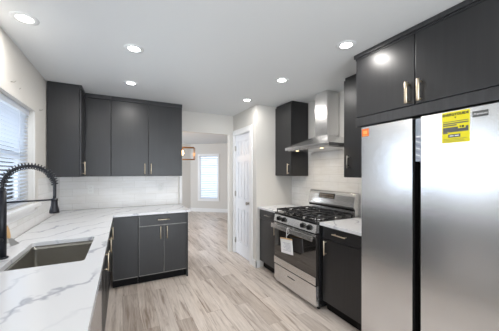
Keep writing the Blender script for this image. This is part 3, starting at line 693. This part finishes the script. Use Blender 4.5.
# papers hanging from the oven handle
t = thing('hanging_papers', 'white instruction booklet in a bag hanging from the oven door handle', 'papers', (1.70, 2.38, 0.50))
tilt = Matrix.Rotation(math.radians(-7), 4, 'X')
def tag_box(mb, a, b_, c_, d_, z0, z1, m, x=0.0):
    t_ = bmesh.new(); bmesh.ops.create_cube(t_, size=1)
    for v in t_.verts: v.co = Vector(((a+b_)/2+v.co.x*(b_-a), (c_+d_)/2+v.co.y*(d_-c_), (z0+z1)/2+v.co.z*(z1-z0)))
    bmesh.ops.transform(t_, matrix=Matrix.Translation((1.690, 2.372, 0.575)) @ tilt @ Matrix.Scale(1.08, 4), verts=t_.verts); mb._merge(t_, m)
mb = MB(); tag_box(mb, -0.003, 0.003, -0.105, 0.105, -0.082, 0.075, M['paper'])
for k_ in range(7): tag_box(mb, -0.0036, -0.003, -0.075, 0.06-(k_ % 3)*0.02, 0.028-k_*0.013, 0.031-k_*0.013, M['print'])
mb.build('booklet', t)
mb = MB(); tag_box(mb, -0.0045, 0.0045, -0.107, 0.107, 0.068, 0.080, M['tan']); o = mb.build('top_fold', t); o['label'] = 'orange-brown top fold'
MB().tube([(1.690, 2.372, 0.655), (1.690, 2.372, 0.70), (1.697, 2.372, 0.765), (1.703, 2.372, 0.782), (1.714, 2.372, 0.782), (1.7285, 2.372, 0.775), (1.7285, 2.372, 0.712), (1.712, 2.372, 0.705), (1.694, 2.372, 0.69)], 0.0025, M['paper'], 8).build('loop', t)

# ------------------------------------------------------------ range hood
t = thing('range_hood', 'stainless steel chimney range hood with two warm lamps above the range', 'range hood', (2.18, 2.35, 1.70))
hx0, hx1 = 1.93, XR-0.011
MB().box(hx0, hx1, ya, yb, 1.712, 1.748, st_, 0.003).build('canopy_rim', t)
MB().box(hx0+0.03, hx1-0.01, ya+0.03, yb-0.03, 1.704, 1.7115, st_, 0.002).build('filter', t)
cy0, cy1, cxx = 2.272, 2.488, 2.222
MB().hexa([(hx0+0.004, ya+0.004, 1.749), (hx1, ya+0.004, 1.749), (hx1, yb-0.004, 1.749), (hx0+0.004, yb-0.004, 1.749)], [(cxx-0.004, cy0-0.004, 1.885), (hx1, cy0-0.004, 1.885), (hx1, cy1+0.004, 1.885), (cxx-0.004, cy1+0.004, 1.885)], st_).build('canopy', t)
MB().box(cxx, hx1, cy0, cy1, 1.886, 2.40, st_, 0.002).build('chimney', t)
MB().box(cxx+0.004, hx1, cy0+0.004, cy1-0.004, 2.401, C-0.002, st_, 0.001).box(cxx+0.02, cxx+0.12, cy0-0.002, cy0+0.003, 2.30, 2.37, M['steel']).build('chimney_top', t)
for y in (2.57, 2.13):
    MB().cyl((2.0, y, 1.7025), 0.024, 0.004, 'z', M['nickel'], 24).cyl((2.0, y, 1.6995), 0.019, 0.003, 'z', M['hoodled'], 24).build('lamp', t)
    l = bpy.data.lights.new('hood_light', 'AREA'); l.shape = 'DISK'; l.size = 0.04; l.energy = 1.6; l.color = (1, 0.86, 0.68)
    o = bpy.data.objects.new('hood_light', l); COL.objects.link(o); o.location = (2.0, y, 1.694)

# ------------------------------------------------------------ recessed ceiling lights
def downlight(x, y, label, lit=True):
    t = thing('ceiling_light', label, 'ceiling light', (x, y, C), 'round recessed ceiling lights')
    bm = bmesh.new(); rings = []
    for r, z in ((0.076, C-0.0005), (0.074, C-0.005), (0.052, C-0.007), (0.043, C-0.003)):
        rings.append([bm.verts.new((x+r*math.cos(2*PI*i/40), y+r*math.sin(2*PI*i/40), z)) for i in range(40)])
    for a, b_ in zip(rings, rings[1:]):
        for i in range(40): bm.faces.new((a[i], a[(i+1) % 40], b_[(i+1) % 40], b_[i]))
    bmesh.ops.recalc_face_normals(bm, faces=bm.faces)
    mb = MB(); mb._merge(bm, M['ceiling'], True); mb.build('trim_ring', t)
    MB().cyl((x, y, C-0.0035), 0.0435, 0.003, 'z', M['led'], 32).build('lens', t)
    l = bpy.data.lights.new('lamp_light', 'AREA'); l.shape = 'DISK'; l.size = 0.10; l.energy = LAMP_W; l.color = (1, 0.965, 0.92)
    o = bpy.data.objects.new('lamp_light', l); COL.objects.link(o); o.location = (x, y, C-0.012)
downlight(-0.575, 2.125, 'recessed ceiling light nearest the left wall and window')
downlight(0.081, 2.24, 'recessed ceiling light in the left half of the ceiling, the nearer of two')
downlight(0.082, 3.123, 'recessed ceiling light in front of the back wall cabinets')
downlight(1.556, 2.27, 'recessed ceiling light in front of the range hood')
downlight(1.551, 3.122, 'recessed ceiling light near the pantry wall corner')
downlight(1.581, 1.412, 'recessed ceiling light in front of the cabinet over the refrigerator')
# the same fixtures continue behind the camera: only their light reaches the picture
for x, y in ((0.08, 0.2), (1.58, 0.2), (0.08, -1.2), (1.58, -1.2)):
    l = bpy.data.lights.new('lamp_light', 'AREA'); l.shape = 'DISK'; l.size = 0.10; l.energy = LAMP_W; l.color = (1, 0.965, 0.92)
    o = bpy.data.objects.new('lamp_light', l); COL.objects.link(o); o.location = (x, y, C-0.012)

# ------------------------------------------------------------ lantern pendant in the far room
LX, LY, LZ = 1.125, 5.75, 1.715
t = thing('pendant_lantern', 'copper open-frame pendant lantern with warm bulb in the far room', 'pendant light', (LX, LY, LZ))
mb = MB(); a = 0.35; h_ = 0.27; q = 0.010; Cp = M['copper']; ang = math.radians(-20)
Rz = Matrix.Translation((LX, LY, 0)) @ Matrix.Rotation(ang, 4, 'Z')
def lb(mb, p, q_, r=0.0075): mb.tube([Rz @ Vector(p), Rz @ Vector(q_)], r, Cp, 4)
b2 = 0.11
for z in (LZ, LZ+h_):
    lb(mb, (-a, -b2, z), (a, -b2, z)); lb(mb, (-a, b2, z), (a, b2, z)); lb(mb, (-a, -b2, z), (-a, b2, z)); lb(mb, (a, -b2, z), (a, b2, z))
for sx in (-a, a):
    for sy in (-b2, b2): lb(mb, (sx, sy, LZ), (sx, sy, LZ+h_))
lb(mb, (-a, 0, LZ+h_), (a, 0, LZ+h_))
mb.build('frame', t)
MB().cyl((LX, LY, (LZ+h_+C)/2), 0.006, C-LZ-h_, 'z', Cp, 10).cyl((LX, LY, C-0.012), 0.05, 0.022, 'z', Cp, 24).build('stem', t)
for dx in (-0.15, 0.085):
    p = Rz @ Vector((dx, 0, 0)); 
    MB().cyl((p.x, p.y, LZ+h_-0.035), 0.013, 0.07, 'z', Cp, 12).build('bulb_socket', t)
    MB().tube([(p.x, p.y, LZ+h_-0.07), (p.x, p.y, LZ+h_-0.09), (p.x, p.y, LZ+h_-0.125), (p.x, p.y, LZ+h_-0.155), (p.x, p.y, LZ+h_-0.17)], [0.013, 0.02, 0.032, 0.026, 0.008], M['warm'], 16).build('bulb', t)
l = bpy.data.lights.new('lantern_light', 'POINT'); l.energy = 14; l.color = (1, 0.58, 0.28); l.shadow_soft_size = 0.05
o = bpy.data.objects.new('lantern_light', l); COL.objects.link(o); o.location = (LX, LY, LZ+0.08)

for o in bpy.data.objects:
    if '_org' in o: del o['_org']
